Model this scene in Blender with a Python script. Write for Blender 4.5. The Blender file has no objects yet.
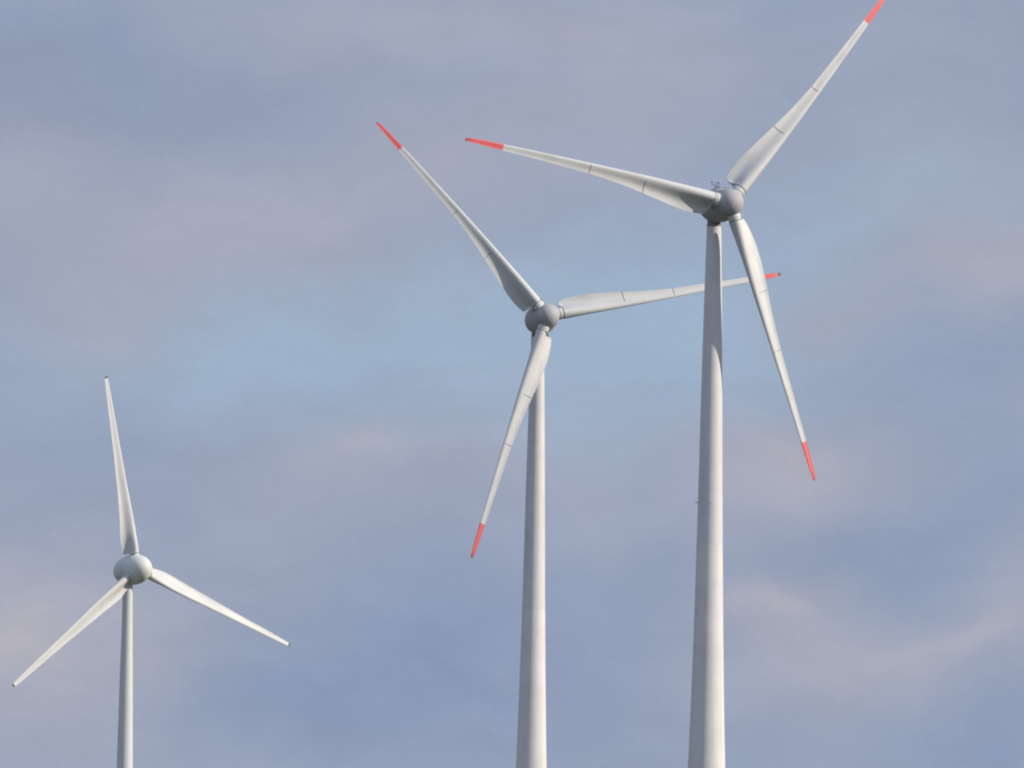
import bpy, bmesh, random
from math import sin, cos, radians, pi, sqrt, atan2, degrees, exp
from mathutils import Vector, Matrix

SC = bpy.context.scene
COL = SC.collection

# ------------------------------------------------------------------ camera
PITCH, ROLL, CAM_Z, LENS = radians(3.15), radians(0.85), 1.7, 400.0
cam_data = bpy.data.cameras.new('camera')
cam_data.lens = LENS
cam_data.sensor_width = 36.0
cam_data.clip_start = 0.5
cam_data.clip_end = 90000.0
cam = bpy.data.objects.new('camera', cam_data)
COL.objects.link(cam)
fwd = Vector((0, cos(PITCH), sin(PITCH)))
up0 = Vector((0, -sin(PITCH), cos(PITCH)))
rt0 = Vector((1, 0, 0))
rgt = rt0 * cos(ROLL) + up0 * sin(ROLL)
upv = up0 * cos(ROLL) - rt0 * sin(ROLL)
m = Matrix((rgt, upv, -fwd)).transposed().to_4x4()
m.translation = Vector((0, 0, CAM_Z))
cam.matrix_world = m
SC.camera = cam

# ------------------------------------------------------------------ sun, sky, exposure
SUN_AZ = 79.0      # degrees from the direction back towards the camera, round to the right
SUN_EL = 26.5
to_sun = Vector((sin(radians(SUN_AZ)) * cos(radians(SUN_EL)),
                 -cos(radians(SUN_AZ)) * cos(radians(SUN_EL)), sin(radians(SUN_EL))))
sun_data = bpy.data.lights.new('sun', 'SUN')
sun_data.energy = 4.3
sun_data.angle = radians(0.5)
sun_data.color = (1.0, 0.905, 0.775)
sun = bpy.data.objects.new('sun', sun_data)
COL.objects.link(sun)
sun.location = (300, -100, 300)
sun.rotation_euler = to_sun.to_track_quat('Z', 'Y').to_euler()

world = bpy.data.worlds.new('World')
SC.world = world
world.use_nodes = True


class NT:
    """small helper for wiring nodes"""
    def __init__(self, tree):
        self.t = tree
        tree.nodes.clear()

    def n(self, kind, **kw):
        nd = self.t.nodes.new(kind)
        for k, v in kw.items():
            setattr(nd, k, v)
        return nd

    def put(self, sock, v):
        if isinstance(v, bpy.types.NodeSocket):
            self.t.links.new(v, sock)
        elif v is not None:
            sock.default_value = v

    def math(self, op, a, b=None, c=None, clamp=False):
        nd = self.n('ShaderNodeMath', operation=op, use_clamp=clamp)
        for i, v in enumerate((a, b, c)):
            if v is not None:
                self.put(nd.inputs[i], v)
        return nd.outputs[0]

    def mix(self, f, a, b, blend='MIX'):
        nd = self.n('ShaderNodeMix', data_type='RGBA', blend_type=blend)
        self.put(nd.inputs[0], f)
        self.put(nd.inputs[6], a)
        self.put(nd.inputs[7], b)
        return nd.outputs[2]

    def noise(self, vec, scale, detail=4.0, rough=0.5, dist=0.0):
        nd = self.n('ShaderNodeTexNoise')
        self.put(nd.inputs['Vector'], vec)
        nd.inputs['Scale'].default_value = scale
        nd.inputs['Detail'].default_value = detail
        nd.inputs['Roughness'].default_value = rough
        nd.inputs['Distortion'].default_value = dist
        return nd

    def ramp(self, v, a, b, c=0.0, d=1.0, smooth=True):
        nd = self.n('ShaderNodeMapRange')
        nd.interpolation_type = 'SMOOTHSTEP' if smooth else 'LINEAR'
        self.put(nd.inputs[0], v)
        nd.inputs[1].default_value = a
        nd.inputs[2].default_value = b
        nd.inputs[3].default_value = c
        nd.inputs[4].default_value = d
        return nd.outputs[0]


def lin(r, g, b):
    f = lambda v: (v / 255 / 12.92) if v / 255 < 0.04045 else ((v / 255 + 0.055) / 1.055) ** 2.4
    return (f(r), f(g), f(b), 1.0)


w = NT(world.node_tree)
sky = w.n('ShaderNodeTexSky', sky_type='NISHITA')
sky.sun_disc = False
sky.sun_elevation = radians(SUN_EL)
sky.sun_rotation = atan2(to_sun.x, to_sun.y)
SKY_STRENGTH = 0.1
# direction of the ray -> azimuth and elevation in degrees, so every cloud has its own place in the sky
tc = w.n('ShaderNodeTexCoord')
sep = w.n('ShaderNodeSeparateXYZ')
w.put(sep.inputs[0], tc.outputs['Generated'])
az = w.math('MULTIPLY', w.math('ARCTAN2', sep.outputs[0], sep.outputs[1]), 180 / pi)
el = w.math('MULTIPLY', w.math('ARCSINE', sep.outputs[2]), 180 / pi)
cb = w.n('ShaderNodeCombineXYZ')
w.put(cb.inputs[0], az)
w.put(cb.inputs[1], el)
P = cb.outputs[0]
# ragged edges: warp the position by two sizes of noise
wn = w.noise(P, 0.9, 5.0, 0.55)
wsub = w.n('ShaderNodeVectorMath', operation='SUBTRACT')
w.put(wsub.inputs[0], wn.outputs['Color'])
wsub.inputs[1].default_value = (0.5, 0.5, 0.5)
wsc = w.n('ShaderNodeVectorMath', operation='SCALE')
w.put(wsc.inputs[0], wsub.outputs[0])
wsc.inputs['Scale'].default_value = 0.75
wad = w.n('ShaderNodeVectorMath', operation='ADD')
w.put(wad.inputs[0], P)
w.put(wad.inputs[1], wsc.outputs[0])
PW = wad.outputs[0]


def cloud_patch(ca, ce, ra, re, ang=0.0):
    """soft lobe of cloud centred on azimuth ca, elevation ce (degrees)"""
    s = w.n('ShaderNodeVectorMath', operation='SUBTRACT')
    w.put(s.inputs[0], PW)
    s.inputs[1].default_value = (ca, ce, 0)
    r = w.n('ShaderNodeVectorRotate', rotation_type='Z_AXIS')
    w.put(r.inputs['Vector'], s.outputs[0])
    r.inputs['Angle'].default_value = radians(-ang)
    d = w.n('ShaderNodeVectorMath', operation='DIVIDE')
    w.put(d.inputs[0], r.outputs[0])
    d.inputs[1].default_value = (ra, re, 1)
    ln = w.n('ShaderNodeVectorMath', operation='DOT_PRODUCT')
    w.put(ln.inputs[0], d.outputs[0])
    w.put(ln.inputs[1], d.outputs[0])
    return w.math('EXPONENT', w.math('MULTIPLY', ln.outputs['Value'], -1.0))


def layer(col, colour, patches, noise_scale, seed, soft=0.5):
    tot = None
    for (ca, ce, ra, re, k, ang) in patches:
        g = w.math('MULTIPLY', cloud_patch(ca, ce, ra, re, ang), k)
        tot = g if tot is None else w.math('ADD', tot, g)
    off = w.n('ShaderNodeVectorMath', operation='ADD')
    w.put(off.inputs[0], PW)
    off.inputs[1].default_value = (seed * 7.3, seed * 3.1, 0)
    st = w.n('ShaderNodeVectorMath', operation='MULTIPLY')
    w.put(st.inputs[0], off.outputs[0])
    st.inputs[1].default_value = (0.6, 1.0, 1.0)
    nz = w.noise(st.outputs[0], noise_scale, 6.0, 0.55)
    mod = w.ramp(nz.outputs['Fac'], 0.25, 0.7, 1 - soft, 1 + soft * 0.6)
    return w.mix(w.math('MULTIPLY', tot, mod, clamp=True), col, colour)


skyc = w.mix(1.0, sky.outputs[0], (SKY_STRENGTH,) * 3 + (1,), 'MULTIPLY')
# an even deck of thin grey-blue cloud over nearly all of the clear sky
deck_n = w.noise(PW, 0.55, 6.0, 0.55)
deck_f = w.ramp(deck_n.outputs['Fac'], 0.3, 0.7, 0.9, 1.0)
deck_c = w.mix(w.ramp(deck_n.outputs['Fac'], 0.34, 0.66), lin(145, 158, 187), lin(157, 166, 187))
c = w.mix(deck_f, skyc, deck_c)


def px(x, y, rx, ry, k, ang=0.0):
    """a cloud's bearing and height, read off the photograph's angles"""
    q = fwd * (LENS / 36 * 1024) + rgt * (x - 512) - upv * (y - 384)
    q.normalize()
    s = degrees(1 / (LENS / 36 * 1024))
    return (degrees(atan2(q.x, q.y)), degrees(atan2(q.z, sqrt(q.x ** 2 + q.y ** 2))), rx * s, ry * s, k, ang)


# thinner, bluer openings
c = layer(c, lin(156, 177, 200), [px(290, 350, 250, 60, 1.0, 2), px(650, 330, 190, 85, 1.0, 0), px(800, 250, 140, 60, 0.5, 0),
                                  px(560, 425, 150, 45, 0.75), px(430, 290, 120, 40, .5), px(900, 190, 150, 50, .45)], 0.8, 3, 0.45)
# deeper blue-grey
c = layer(c, lin(132, 150, 181), [px(890, 545, 190, 60, .65, 12), px(300, 690, 250, 75, 0.75, 0), px(520, 670, 280, 95, 0.8), px(90, 60, 220, 60, 0.7, -12),
                                  px(930, 300, 140, 70, .5), px(980, 740, 120, 60, .6)], 0.9, 5, 0.5)
c = layer(c, lin(143, 152, 176), [px(20, 90, 200, 60, 0.65, -15), px(250, 75, 170, 40, 0.5, -4), px(1000, 60, 130, 90, .35)], 1.0, 6, 0.5)
# dull pinkish-grey cloud
c = layer(c, lin(163, 168, 186), [px(230, 225, 220, 70, 0.85, 12), px(480, 160, 240, 70, 0.6), px(430, 30, 260, 40, 0.8), px(700, 90, 160, 70, .5),
                                  px(390, 470, 150, 50, 0.85), px(110, 330, 60, 40, .6), px(960, 250, 100, 65, 0.9), px(770, 470, 150, 65, 1.0), px(860, 310, 90, 40, .6),
                                  px(60, 650, 150, 105, 1.0, 20), px(870, 660, 230, 60, 0.85, 8), px(780, 610, 90, 50, .6), px(1010, 570, 60, 60, .6), px(20, 190, 60, 60, .6)], 1.1, 1, 0.55)
# brighter warm edges where the sun catches the cloud
c = layer(c, lin(179, 177, 187), [px(20, 625, 110, 60, 0.9, -25), px(355, 440, 45, 25, 0.45), px(800, 450, 70, 32, 0.5), px(1000, 240, 60, 40, .35), px(930, 640, 110, 28, 0.6, 8),
                                  px(770, 600, 55, 24, 0.6), px(50, 700, 90, 50, .45)], 1.8, 2, 0.7)
# small wisps and ripples all over the cloud deck
st2 = w.n('ShaderNodeVectorMath', operation='MULTIPLY')
w.put(st2.inputs[0], PW)
st2.inputs[1].default_value = (0.5, 1.5, 1.0)
r1 = w.noise(st2.outputs[0], 2.2, 8.0, 0.62)
r2 = w.noise(P, 40.0, 4.0, 0.75)
rip = w.math('ADD', w.ramp(r1.outputs['Fac'], 0.28, 0.72, 0.955, 1.045, False), w.ramp(r2.outputs['Fac'], 0.25, 0.75, -0.025, 0.025, False))
# added fill: sky out of view brightens towards the back, lifting shaded sides
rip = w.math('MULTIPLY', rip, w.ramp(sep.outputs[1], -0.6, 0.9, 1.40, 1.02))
bg = w.n('ShaderNodeBackground')
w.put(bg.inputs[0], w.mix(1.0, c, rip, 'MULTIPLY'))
bg.inputs[1].default_value = 1.0
wo = w.n('ShaderNodeOutputWorld')
w.t.links.new(bg.outputs[0], wo.inputs[0])

SC.view_settings.view_transform = 'Standard'
SC.view_settings.look = 'None'
SC.view_settings.exposure = 0.0
SC.view_settings.gamma = 1.0
SC.view_settings.use_curve_mapping = False
SC.cycles.filter_width = 2.0
SC.cycles.max_bounces = 6


# ------------------------------------------------------------------ materials
def coated(name, colour, rough=0.45, dirt=0.12, streak=(0.6, 0.6, 0.12), scale=1.0, band=None, spec=0.3, bump=0.0):
    """painted surface: base colour broken by weathering stretched along the object's z axis"""
    mt = bpy.data.materials.new(name)
    mt.use_nodes = True
    g = NT(mt.node_tree)
    co = g.n('ShaderNodeTexCoord')
    mp = g.n('ShaderNodeMapping')
    g.put(mp.inputs[0], co.outputs['Object'])
    mp.inputs['Scale'].default_value = streak
    n1 = g.noise(mp.outputs[0], 1.3 * scale, 6.0, 0.6)
    n2 = g.noise(co.outputs['Object'], 0.35 * scale, 3.0, 0.5)
    f = g.math('MULTIPLY', g.ramp(n1.outputs['Fac'], 0.45, 0.75), dirt)
    f = g.math('ADD', f, g.math('MULTIPLY', g.ramp(n2.outputs['Fac'], 0.4, 0.7), dirt * 0.6), clamp=True)
    dk = tuple(v * 0.45 for v in colour[:3]) + (1,)
    col = g.mix(f, colour, dk)
    if band:                                 # faint horizontal joints between cast rings
        step, width, amt = band
        sp = g.n('ShaderNodeSeparateXYZ')
        g.put(sp.inputs[0], co.outputs['Object'])
        fr = g.math('FRACT', g.math('DIVIDE', sp.outputs[2], step))
        line = g.math('LESS_THAN', fr, width / step)
        ring = g.math('FLOOR', g.math('DIVIDE', sp.outputs[2], step))
        wn_ = g.n('ShaderNodeTexWhiteNoise', noise_dimensions='1D')
        g.put(wn_.inputs['W'], ring)
        col = g.mix(g.math('MULTIPLY', wn_.outputs['Value'], 0.06), col, dk)
        col = g.mix(g.math('MULTIPLY', line, amt), col, dk)
    b = g.n('ShaderNodeBsdfPrincipled')
    g.put(b.inputs['Base Color'], col)
    g.put(b.inputs['Roughness'], g.ramp(n1.outputs['Fac'], 0.3, 0.8, rough - 0.06, rough + 0.12))
    b.inputs['Specular IOR Level'].default_value = spec
    o = g.n('ShaderNodeOutputMaterial')
    g.t.links.new(b.outputs[0], o.inputs[0])
    return mt


M_BLADE = coated('blade_gelcoat', (0.61, 0.61, 0.595, 1), 0.5, 0.18, (1.2, 1.2, 0.15))
M_RED = coated('signal_red_paint', (0.80, 0.155, 0.145, 1), 0.55, 0.2, (1, 1, 0.3))
M_HUB = coated('grey_hub_paint', (0.43, 0.42, 0.43, 1), 0.6, 0.14, (1, 1, 0.5))
M_STEEL = coated('painted_steel', (0.665, 0.655, 0.635, 1), 0.6, 0.18, (1.8, 1.8, 0.05), band=(8.05, 0.08, 0.07))
M_CONC = coated('coated_concrete', (0.71, 0.695, 0.665, 1), 0.65, 0.20, (1.6, 1.6, 0.03), band=(3.8, 0.07, 0.10), spec=0.2)
M_DARK = coated('dark_rubber_joint', (0.09, 0.09, 0.095, 1), 0.6, 0.3)
M_SEAM = coated('grey_edge_strip', (0.36, 0.36, 0.36, 1), 0.6, 0.3)
M_METAL = coated('dull_metal', (0.05, 0.05, 0.055, 1), 0.5, 0.3)
M_YAW = coated('grey_bearing_housing', (0.22, 0.22, 0.23, 1), 0.6, 0.3)
M_LAMP = coated('obstruction_lamp_housing', (0.7, 0.7, 0.68, 1), 0.3, 0.1)
M_OLDBLADE = coated('white_gelcoat', (0.61, 0.61, 0.59, 1), 0.5, 0.18, (1.2, 1.2, 0.15))
M_OLDHUB = coated('white_hub_paint', (0.655, 0.67, 0.635, 1), 0.6, 0.12, (1, 1, 0.5))
M_OLDSTEEL = coated('white_painted_steel', (0.63, 0.65, 0.62, 1), 0.55, 0.10, (1.5, 1.5, 0.1), band=(12.0, 0.08, 0.15))


# ------------------------------------------------------------------ mesh helpers
def link(name, bm, mat, parent=None, mtx=None, smooth=True, angle=40):
    me = bpy.data.meshes.new(name)
    bmesh.ops.recalc_face_normals(bm, faces=bm.faces[:])
    bm.to_mesh(me)
    bm.free()
    me.materials.append(mat)
    if smooth:
        me.shade_smooth()
        me.set_sharp_from_angle(angle=radians(angle))
    o = bpy.data.objects.new(name, me)
    COL.objects.link(o)
    if parent is not None:
        o.parent = parent
    if mtx is not None:
        o.matrix_local = mtx
    return o


def loft(rings, cap0=True, cap1=True):
    bm = bmesh.new()
    vs = [[bm.verts.new(p) for p in r] for r in rings]
    n = len(rings[0])
    for a, b in zip(vs[:-1], vs[1:]):
        for i in range(n):
            j = (i + 1) % n
            bm.faces.new((a[i], a[j], b[j], b[i]))
    if cap0:
        bm.faces.new(vs[0][::-1])
    if cap1:
        bm.faces.new(vs[-1])
    return bm


def lathe_z(profile, n=96):
    return loft([[(r * cos(2 * pi * i / n), r * sin(2 * pi * i / n), z) for i in range(n)] for r, z in profile])


def lathe_y(profile, n=72):
    """profile of (radius, y); axis along y"""
    return loft([[(r * sin(2 * pi * i / n), y, r * cos(2 * pi * i / n)) for i in range(n)] for r, y in profile])


def interp(tab, x):
    """smooth (monotone cubic) lookup in a table of (x, v)"""
    if x <= tab[0][0]:
        return tab[0][1]
    if x >= tab[-1][0]:
        return tab[-1][1]
    n = len(tab)
    d = [(tab[i + 1][1] - tab[i][1]) / (tab[i + 1][0] - tab[i][0]) for i in range(n - 1)]
    t = [d[0]] + [0 if d[i - 1] * d[i] <= 0 else 2 * d[i - 1] * d[i] / (d[i - 1] + d[i]) for i in range(1, n - 1)] + [d[-1]]
    for i in range(n - 1):
        if x <= tab[i + 1][0]:
            h = tab[i + 1][0] - tab[i][0]
            s = (x - tab[i][0]) / h
            return ((2 * s ** 3 - 3 * s ** 2 + 1) * tab[i][1] + (s ** 3 - 2 * s ** 2 + s) * h * t[i]
                    + (-2 * s ** 3 + 3 * s ** 2) * tab[i + 1][1] + (s ** 3 - s ** 2) * h * t[i + 1])


# ------------------------------------------------------------------ blades
def section(B, s, grow=0.0, n=28):
    """closed outline of the blade at span fraction s: points run from the trailing edge over the
    downwind side round the nose and back along the upwind side.  Blade frame: z out along the span,
    x towards the leading edge, -y upwind."""
    ch = interp(B['chord'], s)
    le = interp(B['lead'], s)
    th = interp(B['thick'], s)
    tw = radians(interp(B['twist'], s))
    rnd = interp(B['round'], s)
    y0 = B['bend'] * s * s + interp(B['tip_bend'], s)
    up, lo = [], []
    for i in range(n + 1):
        u = 0.5 * (1 - cos(pi * i / n))              # 0 leading edge, 1 trailing edge
        # wing section: round nose, hollow thin tail
        a = 1.4845 * sqrt(u) - 0.63 * u - 1.758 * u * u + 1.4215 * u ** 3 - 0.5180 * u ** 4
        a = a / 0.5 * 0.5
        tail = 0.012 * u
        cam_ = B['camber'] * ch * (u * (1 - u) * 4) * (0.6 + 0.8 * u) * (1 - rnd)
        yu_w = (a * th + tail * ch) * 1.0 + cam_
        hol = min(1.0, max(0.0, (u - .08) / .74))
        hol = hol * hol * (3 - 2 * hol) * interp(B['hollow'], s)
        aft = min(1.0, max(0.0, (u - .60) / .40)) ** 1.6 * interp(B['aft'], s) * ch * (1 - rnd)
        yl_w = -(a * th * (1.0 - hol) + tail * ch) + cam_ - aft
        yu_w -= aft
        # circle of the root
        cy = sqrt(max(0.0, u * (1 - u))) * th
        yu = yu_w * (1 - rnd) + cy * rnd
        yl = yl_w * (1 - rnd) - cy * rnd
        up.append((u, yu))
        lo.append((u, yl))
    out = []
    for k, (u, yy) in enumerate(up[::-1] + lo[1:]):
        sgn = 1 if k <= n else -1
        x = le - u * ch
        y = yy + sgn * grow * (1 if 0 < u else 0)
        xr = x * cos(tw) + y * sin(tw)
        yr = -x * sin(tw) + y * cos(tw)
        out.append(Vector((xr, yr + y0, s * B['R'])))
    return out


def blade_span(B, s0, s1, n, cap0=True, cap1=True):
    return loft([section(B, s0 + (s1 - s0) * (i / n) ** (2 if s0 < .2 else 1)) for i in range(n + 1)], cap0, cap1)


def seam(B, s, width, u_from, mat, parent):
    """thin raised strip round the trailing part of a blade, both faces"""
    n = 28
    o0, o1 = section(B, s - width / B['R'] / 2, 0.035), section(B, s + width / B['R'] / 2, 0.035)
    i0, i1 = section(B, s - width / B['R'] / 2, -0.02), section(B, s + width / B['R'] / 2, -0.02)
    us = [0.5 * (1 - cos(pi * i / n)) for i in range(n + 1)]
    uu = us[::-1] + us[1:]
    idx = [k for k in range(len(uu)) if uu[k] >= u_from]
    # start on the upwind side, run through the trailing edge to the downwind side
    a = [k for k in idx if k > n]
    b = [k for k in idx if k <= n]
    order = a + b
    bm = loft([[o0[k], o1[k], i1[k], i0[k]] for k in order])
    return link('fence', bm, mat, parent)


BIG = dict(
    R=35.0, bend=1.75, camber=0.02,
    chord=[(.066, 1.62), (.0664, 2.1), (.0675, 2.62), (.071, 2.88), (.08, 3.0), (.115, 3.08), (.15, 3.02), (.20, 2.82), (.26, 2.52), (.327, 2.16), (.40, 1.78), (.47, 1.50), (.54, 1.28), (.70, 1.02), (.86, .76), (.94, .62), (.985, .46), (1.0, .30)],
    lead=[(.066, .81), (.10, .81), (.15, .80), (.25, .77), (.327, .74), (.54, .60), (.70, .48), (.86, .34), (.94, .26), (.985, .16), (1.0, .07)],
    thick=[(.066, 1.62), (.09, 1.55), (.13, 1.38), (.20, 1.08), (.327, .70), (.54, .36), (.70, .24), (.86, .16), (1.0, .05)],
    twist=[(.066, 40), (.09, 36), (.13, 30), (.20, 20.5), (.30, 12.5), (.40, 9), (.6, 5.5), (.8, 3.5), (1.0, 2)],
    round=[(.066, 1.0), (.0666, .6), (.068, .2), (.074, .0), (1.0, 0.0)],
    hollow=[(.066, .9), (.3, .8), (.6, .5), (1.0, .4)],
    aft=[(.066, .07), (.2, .065), (.4, .035), (.7, .02), (1.0, .01)],
    tip_bend=[(.0, 0), (.965, 0), (.985, .06), (1.0, .2)],
)
SMALL = dict(
    R=22.0, bend=0.0, camber=0.02,
    chord=[(.082, .95), (.0825, 1.3), (.084, 1.62), (.089, 1.78), (.10, 1.84), (.12, 1.86), (.16, 1.90), (.22, 1.78), (.30, 1.58), (.40, 1.36), (.55, 1.08), (.70, .86), (.85, .66), (.95, .50), (1.0, .40)],
    lead=[(.082, .475), (.12, .52), (.2, .52), (.5, .36), (.75, .25), (1.0, .12)],
    thick=[(.082, .92), (.15, .72), (.25, .46), (.4, .30), (.6, .19), (.85, .10), (1.0, .05)],
    twist=[(.082, 40), (.13, 32), (.2, 21), (.3, 14), (.5, 7), (.75, 4), (1.0, 2)],
    round=[(.082, 1.0), (.0828, .6), (.085, .2), (.092, .0), (1.0, 0)],
    hollow=[(.082, .85), (.3, .8), (.6, .5), (1.0, .4)],
    aft=[(.082, .09), (.2, .07), (.4, .04), (.7, .02), (1.0, .01)],
    tip_bend=[(0, 0), (1, 0)],
)


def big_blade(parent, mtx, cap):
    b = link('blade', blade_span(BIG, .066, .863, 150, cap1=True), M_BLADE, parent, mtx)
    link('red_tip', blade_span(BIG, .8631, cap, 26), M_RED, b)
    link('tip_cap', blade_span(BIG, cap + .0001, 1.0, 3), M_METAL, b)
    seam(BIG, .327, 0.09, 0.30, M_SEAM, b)
    seam(BIG, .536, 0.08, 0.16, M_SEAM, b)
    R = BIG['R']
    # root collar standing on the spinner, then the dark joint, then the blade
    link('blade_collar', lathe_z([(.78, 1.0), (.78, 1.72), (.83, 1.74), (.83, 1.94), (.78, 1.96), (.78, 2.22)], 56), M_BLADE, b)
    link('joint_ring', lathe_z([(.74, 2.222), (.80, 2.225), (.80, 2.305), (.74, 2.308)], 56), M_DARK, b)
    return b


def small_blade(parent, mtx):
    b = link('blade', blade_span(SMALL, .082, .991, 120), M_OLDBLADE, parent, mtx)
    link('tip_cap', blade_span(SMALL, .9911, 1.0, 4), M_METAL, b)
    link('blade_collar', lathe_z([(.48, 1.0), (.48, 1.70), (.46, 1.71)], 48), M_OLDHUB, b)
    link('joint_ring', lathe_z([(.42, 1.712), (.462, 1.715), (.462, 1.796), (.42, 1.80)], 48), M_DARK, b)
    return b


# ------------------------------------------------------------------ towers, nacelles, turbines
def box(bm, c, s):
    r = bmesh.ops.create_cube(bm, size=1.0)
    bmesh.ops.scale(bm, vec=s, verts=r['verts'])
    bmesh.ops.translate(bm, vec=c, verts=r['verts'])
    return r['verts']


def rod(bm, a, b, r, n=10):
    a, b = Vector(a), Vector(b)
    d = b - a
    q = d.to_track_quat('Z', 'Y').to_matrix().to_4x4()
    q.translation = (a + b) / 2
    bmesh.ops.create_cone(bm, cap_ends=True, segments=n, radius1=r, radius2=r, depth=d.length, matrix=q)


def root(name, loc, yaw, label, group=None):
    o = bpy.data.objects.new(name, None)
    COL.objects.link(o)
    o.empty_display_size = 5
    o.location = loc
    o.rotation_euler = (0, 0, radians(yaw))
    o['label'] = label
    o['category'] = 'wind turbine'
    if group:
        o['group'] = group
    return o


BIG_TOWER = [(0, 3.62), (10, 3.20), (20, 2.76), (31, 2.24), (45, 1.83), (57.5, 1.575), (64.4, 1.455), (80.5, 1.19), (90, 1.00), (96, .865)]


def tower_rings(z0, z1, n, off=0.0):
    return [(interp(BIG_TOWER, z0 + (z1 - z0) * i / n) + off, z0 + (z1 - z0) * i / n) for i in range(n + 1)]


def big_turbine(hub, yaw, tilt, phase, over, bend, label, group, lamps, cap):
    BIG['bend'] = bend
    hub = Vector(hub)
    ty = radians(yaw)
    base = Vector((hub.x - sin(ty) * over, hub.y + cos(ty) * over, 0))
    T = root('wind_turbine', base, yaw, label, group)
    HZ = hub.z
    top = HZ - 2.25
    k = top / 96.0                                  # the two masts differ a little in height
    split = 57.5 * k
    prof = lambda a, b, n, off=0.0: [(r, z * k) for r, z in tower_rings(a, b, n, off)]
    link('concrete_shaft', lathe_z(prof(0, 57.5, 60)), M_CONC, T)
    link('steel_shaft', lathe_z([(r - .003, z) for r, z in prof(57.502, 95.6, 40)]), M_STEEL, T)
    rt = interp(BIG_TOWER, 95.6)
    link('yaw_ring', lathe_z([(rt - .08, top - .39), (rt + .02, top - .385), (rt + .02, top - .20), (rt - .06, top - .19), (rt - .06, top + .9)]), M_YAW, T)
    # obstruction lamps round the mast
    zl = 63.0
    rl = interp(BIG_TOWER, 63.0 / k)
    for i in range(4 if lamps else 0):
        bm = bmesh.new()
        box(bm, (0, -.06, 0), (.10, .22, .10))
        box(bm, (0, -.20, -.02), (.20, .18, .22))
        bmesh.ops.bevel(bm, geom=bm.edges[:], offset=.02, segments=1)
        a = radians(-yaw + 3 + 90 * i)
        mt = Matrix.Translation((sin(a) * rl, -cos(a) * rl, zl)) @ Matrix.Rotation(a, 4, 'Z')
        link('obstruction_light', bm, M_LAMP, T, mt)

    head = Matrix.Translation((0, -over, HZ)) @ Matrix.Rotation(-radians(tilt), 4, 'X')
    # egg-shaped nacelle behind the rotor (y grows away from the rotor)
    N = [(0.0, .92), (.9, .925), (1.80, .93), (1.88, .96), (1.95, 1.2), (2.03, 1.6), (2.08, 2.1), (2.09, 2.7), (2.05, 3.3), (1.95, 3.9), (1.76, 4.5),
         (1.49, 5.1), (1.15, 5.8), (.74, 6.4), (.34, 6.72), (0.02, 6.8)]
    nac = link('nacelle', lathe_y([(max(r, .01), y) for r, y in N], 80), M_HUB, T, head, angle=60)
    # spinner: rounded nose in front, waist just ahead of the nacelle
    S = []
    for i in range(25):
        a = pi / 2 * i / 24
        S.append((max(.01, 1.66 * sin(a)), -0.10 - 1.75 * cos(a)))
    S += [(1.69, .2), (1.76, .5), (1.82, .72), (1.84, .86), (1.78, .885), (1.5, .89)]
    link('spinner', lathe_y(S, 80), M_HUB, T, head, angle=60)
    # weather mast and small lamps on the nacelle roof
    bm = bmesh.new()
    rod(bm, (0, 3.6, 1.9), (0, 3.6, 2.9), .025)
    rod(bm, (-.45, 3.6, 2.55), (.45, 3.6, 2.55), .018)
    rod(bm, (-.45, 3.6, 2.55), (-.45, 3.6, 2.85), .02)
    rod(bm, (.45, 3.6, 2.55), (.45, 3.6, 2.8), .02)
    mast = link('weather_mast', bm, M_METAL, nac)
    bm = bmesh.new()
    for i in range(3):
        a = 2 * pi * i / 3
        c_ = Vector((-.45 + .14 * cos(a), 3.6 + .14 * sin(a), 2.88))
        rod(bm, (-.45, 3.6, 2.88), c_, .012, 6)
        bmesh.ops.create_icosphere(bm, subdivisions=1, radius=.06, matrix=Matrix.Translation(c_))
    link('anemometer', bm, M_METAL, mast)
    bm = bmesh.new()
    box(bm, (.45, 3.75, 2.85), (.02, .34, .16))
    box(bm, (.45, 3.48, 2.85), (.03, .14, .03))
    link('wind_vane', bm, M_METAL, mast)
    bm = bmesh.new()
    box(bm, (0, 3.15, 2.16), (.62, .5, .34))
    bmesh.ops.bevel(bm, geom=bm.edges[:], offset=.05, segments=2)
    link('roof_hatch', bm, M_LAMP, nac)
    bm = bmesh.new()
    bmesh.ops.create_cone(bm, cap_ends=True, segments=16, radius1=.14, radius2=.11, depth=.4, matrix=Matrix.Translation((0, 4.6, 1.82)))
    link('beacon', bm, M_METAL, nac)

    for i in range(3):
        big_blade(T, head @ Matrix.Rotation(radians(phase + 120 * i), 4, 'Y'), cap[i])
    return T


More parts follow.
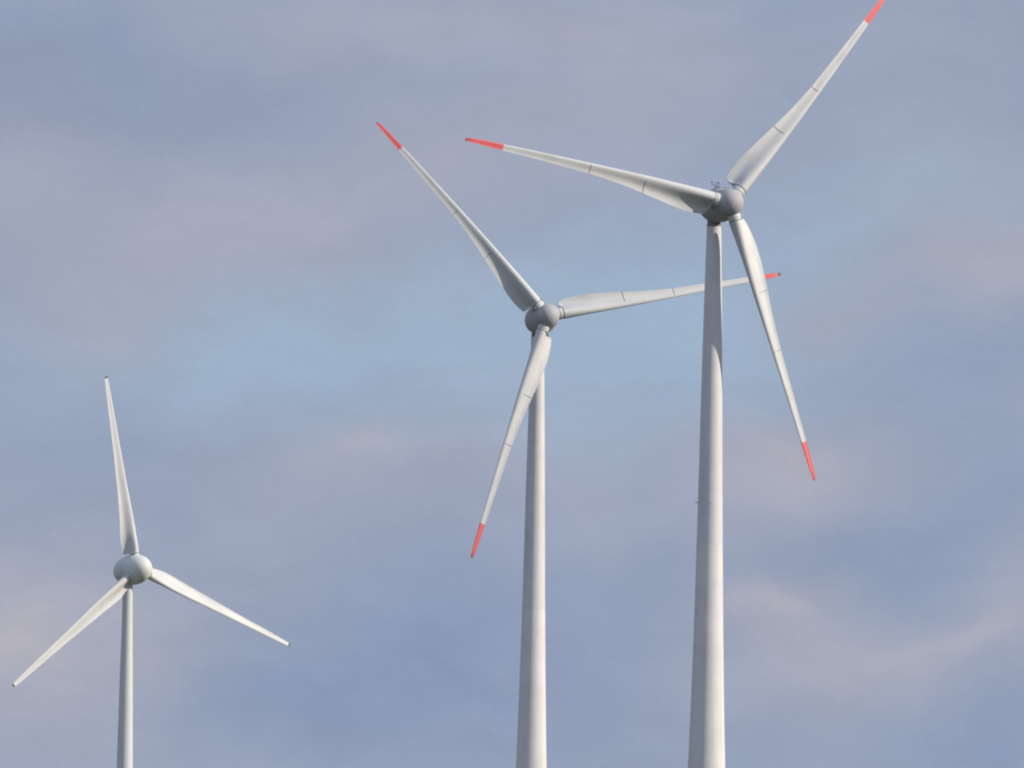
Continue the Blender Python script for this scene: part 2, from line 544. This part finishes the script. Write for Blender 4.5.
def small_turbine(hub, yaw, tilt, phase, over, lean, label):
    hub = Vector(hub)
    ty = radians(yaw)
    base = Vector((hub.x - sin(ty) * over, hub.y + cos(ty) * over, 0))
    T = root('wind_turbine', base, yaw, label)
    HZ = hub.z
    prof = [(1.42, 0), (1.34, 6), (1.22, 12), (1.08, 20), (.905, 28.4), (.74, 38), (.60, 45), (.555, HZ - 2.1), (.54, HZ - 1.75)]
    rings = []
    for i in range(61):
        z = (HZ - 1.75) * i / 60
        rings.append((interp([(z_, r) for r, z_ in prof], z), z))
    link('tower', lathe_z(rings, 72), M_OLDSTEEL, T)
    link('yaw_ring', lathe_z([(.40, HZ - 1.749), (.52, HZ - 1.745), (.52, HZ - 1.5), (.5, HZ - .9)], 48), M_YAW, T)
    head = Matrix.Translation((0, -over, HZ)) @ Matrix.Rotation(-radians(tilt), 4, 'X')
    # one smooth egg, parted just behind the rotor
    L0, L1, RR, yc = -2.05, 3.9, 1.70, 0.75

    def egg(y):
        h = (y - yc) / ((yc - L0) if y < yc else (L1 - yc))
        return RR * sqrt(max(0.0, 1 - abs(h) ** 2.15))
    front = [(max(.01, egg(L0 + (0.74 - L0) * (1 - cos(pi / 2 * i / 26)))), L0 + (0.74 - L0) * (1 - cos(pi / 2 * i / 26))) for i in range(27)]
    front.append((1.5, .741))
    link('spinner', lathe_y(front, 80), M_OLDHUB, T, head, angle=60)
    back = [(1.45, .79), (egg(.80), .80)] + [(max(.01, egg(.80 + (L1 - .80) * sin(pi / 2 * i / 24))), .80 + (L1 - .80) * sin(pi / 2 * i / 24)) for i in range(1, 25)]
    nac = link('nacelle', lathe_y(back, 80), M_OLDHUB, T, head, angle=60)
    for i in range(3):
        small_blade(T, head @ Matrix.Rotation(radians(phase + 120 * i), 4, 'Y'))
    return T


# ------------------------------------------------------------------ ground (below the frame, out to the horizon)
def ground():
    bm = bmesh.new()
    n = 96
    radii = [0, 60, 200, 600, 1500, 4000, 12000, 30000]
    rings = []
    for r in radii[1:]:
        rings.append([bm.verts.new((r * cos(2 * pi * i / n), r * sin(2 * pi * i / n), 0)) for i in range(n)])
    c0 = bm.verts.new((0, 0, 0))
    for i in range(n):
        bm.faces.new((c0, rings[0][i], rings[0][(i + 1) % n]))
    for a, b in zip(rings[:-1], rings[1:]):
        for i in range(n):
            j = (i + 1) % n
            bm.faces.new((a[i], b[i], b[j], a[j]))
    mt = bpy.data.materials.new('meadow')
    mt.use_nodes = True
    g = NT(mt.node_tree)
    co = g.n('ShaderNodeTexCoord')
    n1 = g.noise(co.outputs['Object'], 0.012, 6, .6)
    n2 = g.noise(co.outputs['Object'], 0.8, 4, .6)
    col = g.mix(g.ramp(n1.outputs['Fac'], .4, .6), (.045, .055, .03, 1), (.075, .07, .045, 1))
    col = g.mix(g.math('MULTIPLY', g.ramp(n2.outputs['Fac'], .4, .7), .5), col, (.03, .042, .02, 1))
    b = g.n('ShaderNodeBsdfPrincipled')
    g.put(b.inputs['Base Color'], col)
    b.inputs['Roughness'].default_value = 0.95
    o = g.n('ShaderNodeOutputMaterial')
    g.t.links.new(b.outputs[0], o.inputs[0])
    o = link('ground', bm, mt, smooth=False)
    o['kind'] = 'structure'


ground()
GROUP = 'tall grey wind turbines with red blade tips'
big_turbine((25.79, 1363.3, 98.93), 26.2, 3.38, 40.41, 3.95, 1.4,
            'tall grey wind turbine in front with red blade tips, the highest of the three', GROUP, True, (.998, .998, .998))
big_turbine((4.62, 1543.2, 95.97), 17.45, 6.23, -41.71, 4.1, 1.2,
            'grey red tipped wind turbine between the small white one and the highest one', GROUP, False, (.998, .982, .998))
small_turbine((-41.936, 1281.456, 50.718), 35.4, 5.21, -8.45, 1.85, 0,
              'small white wind turbine with plain blades and no red tips')
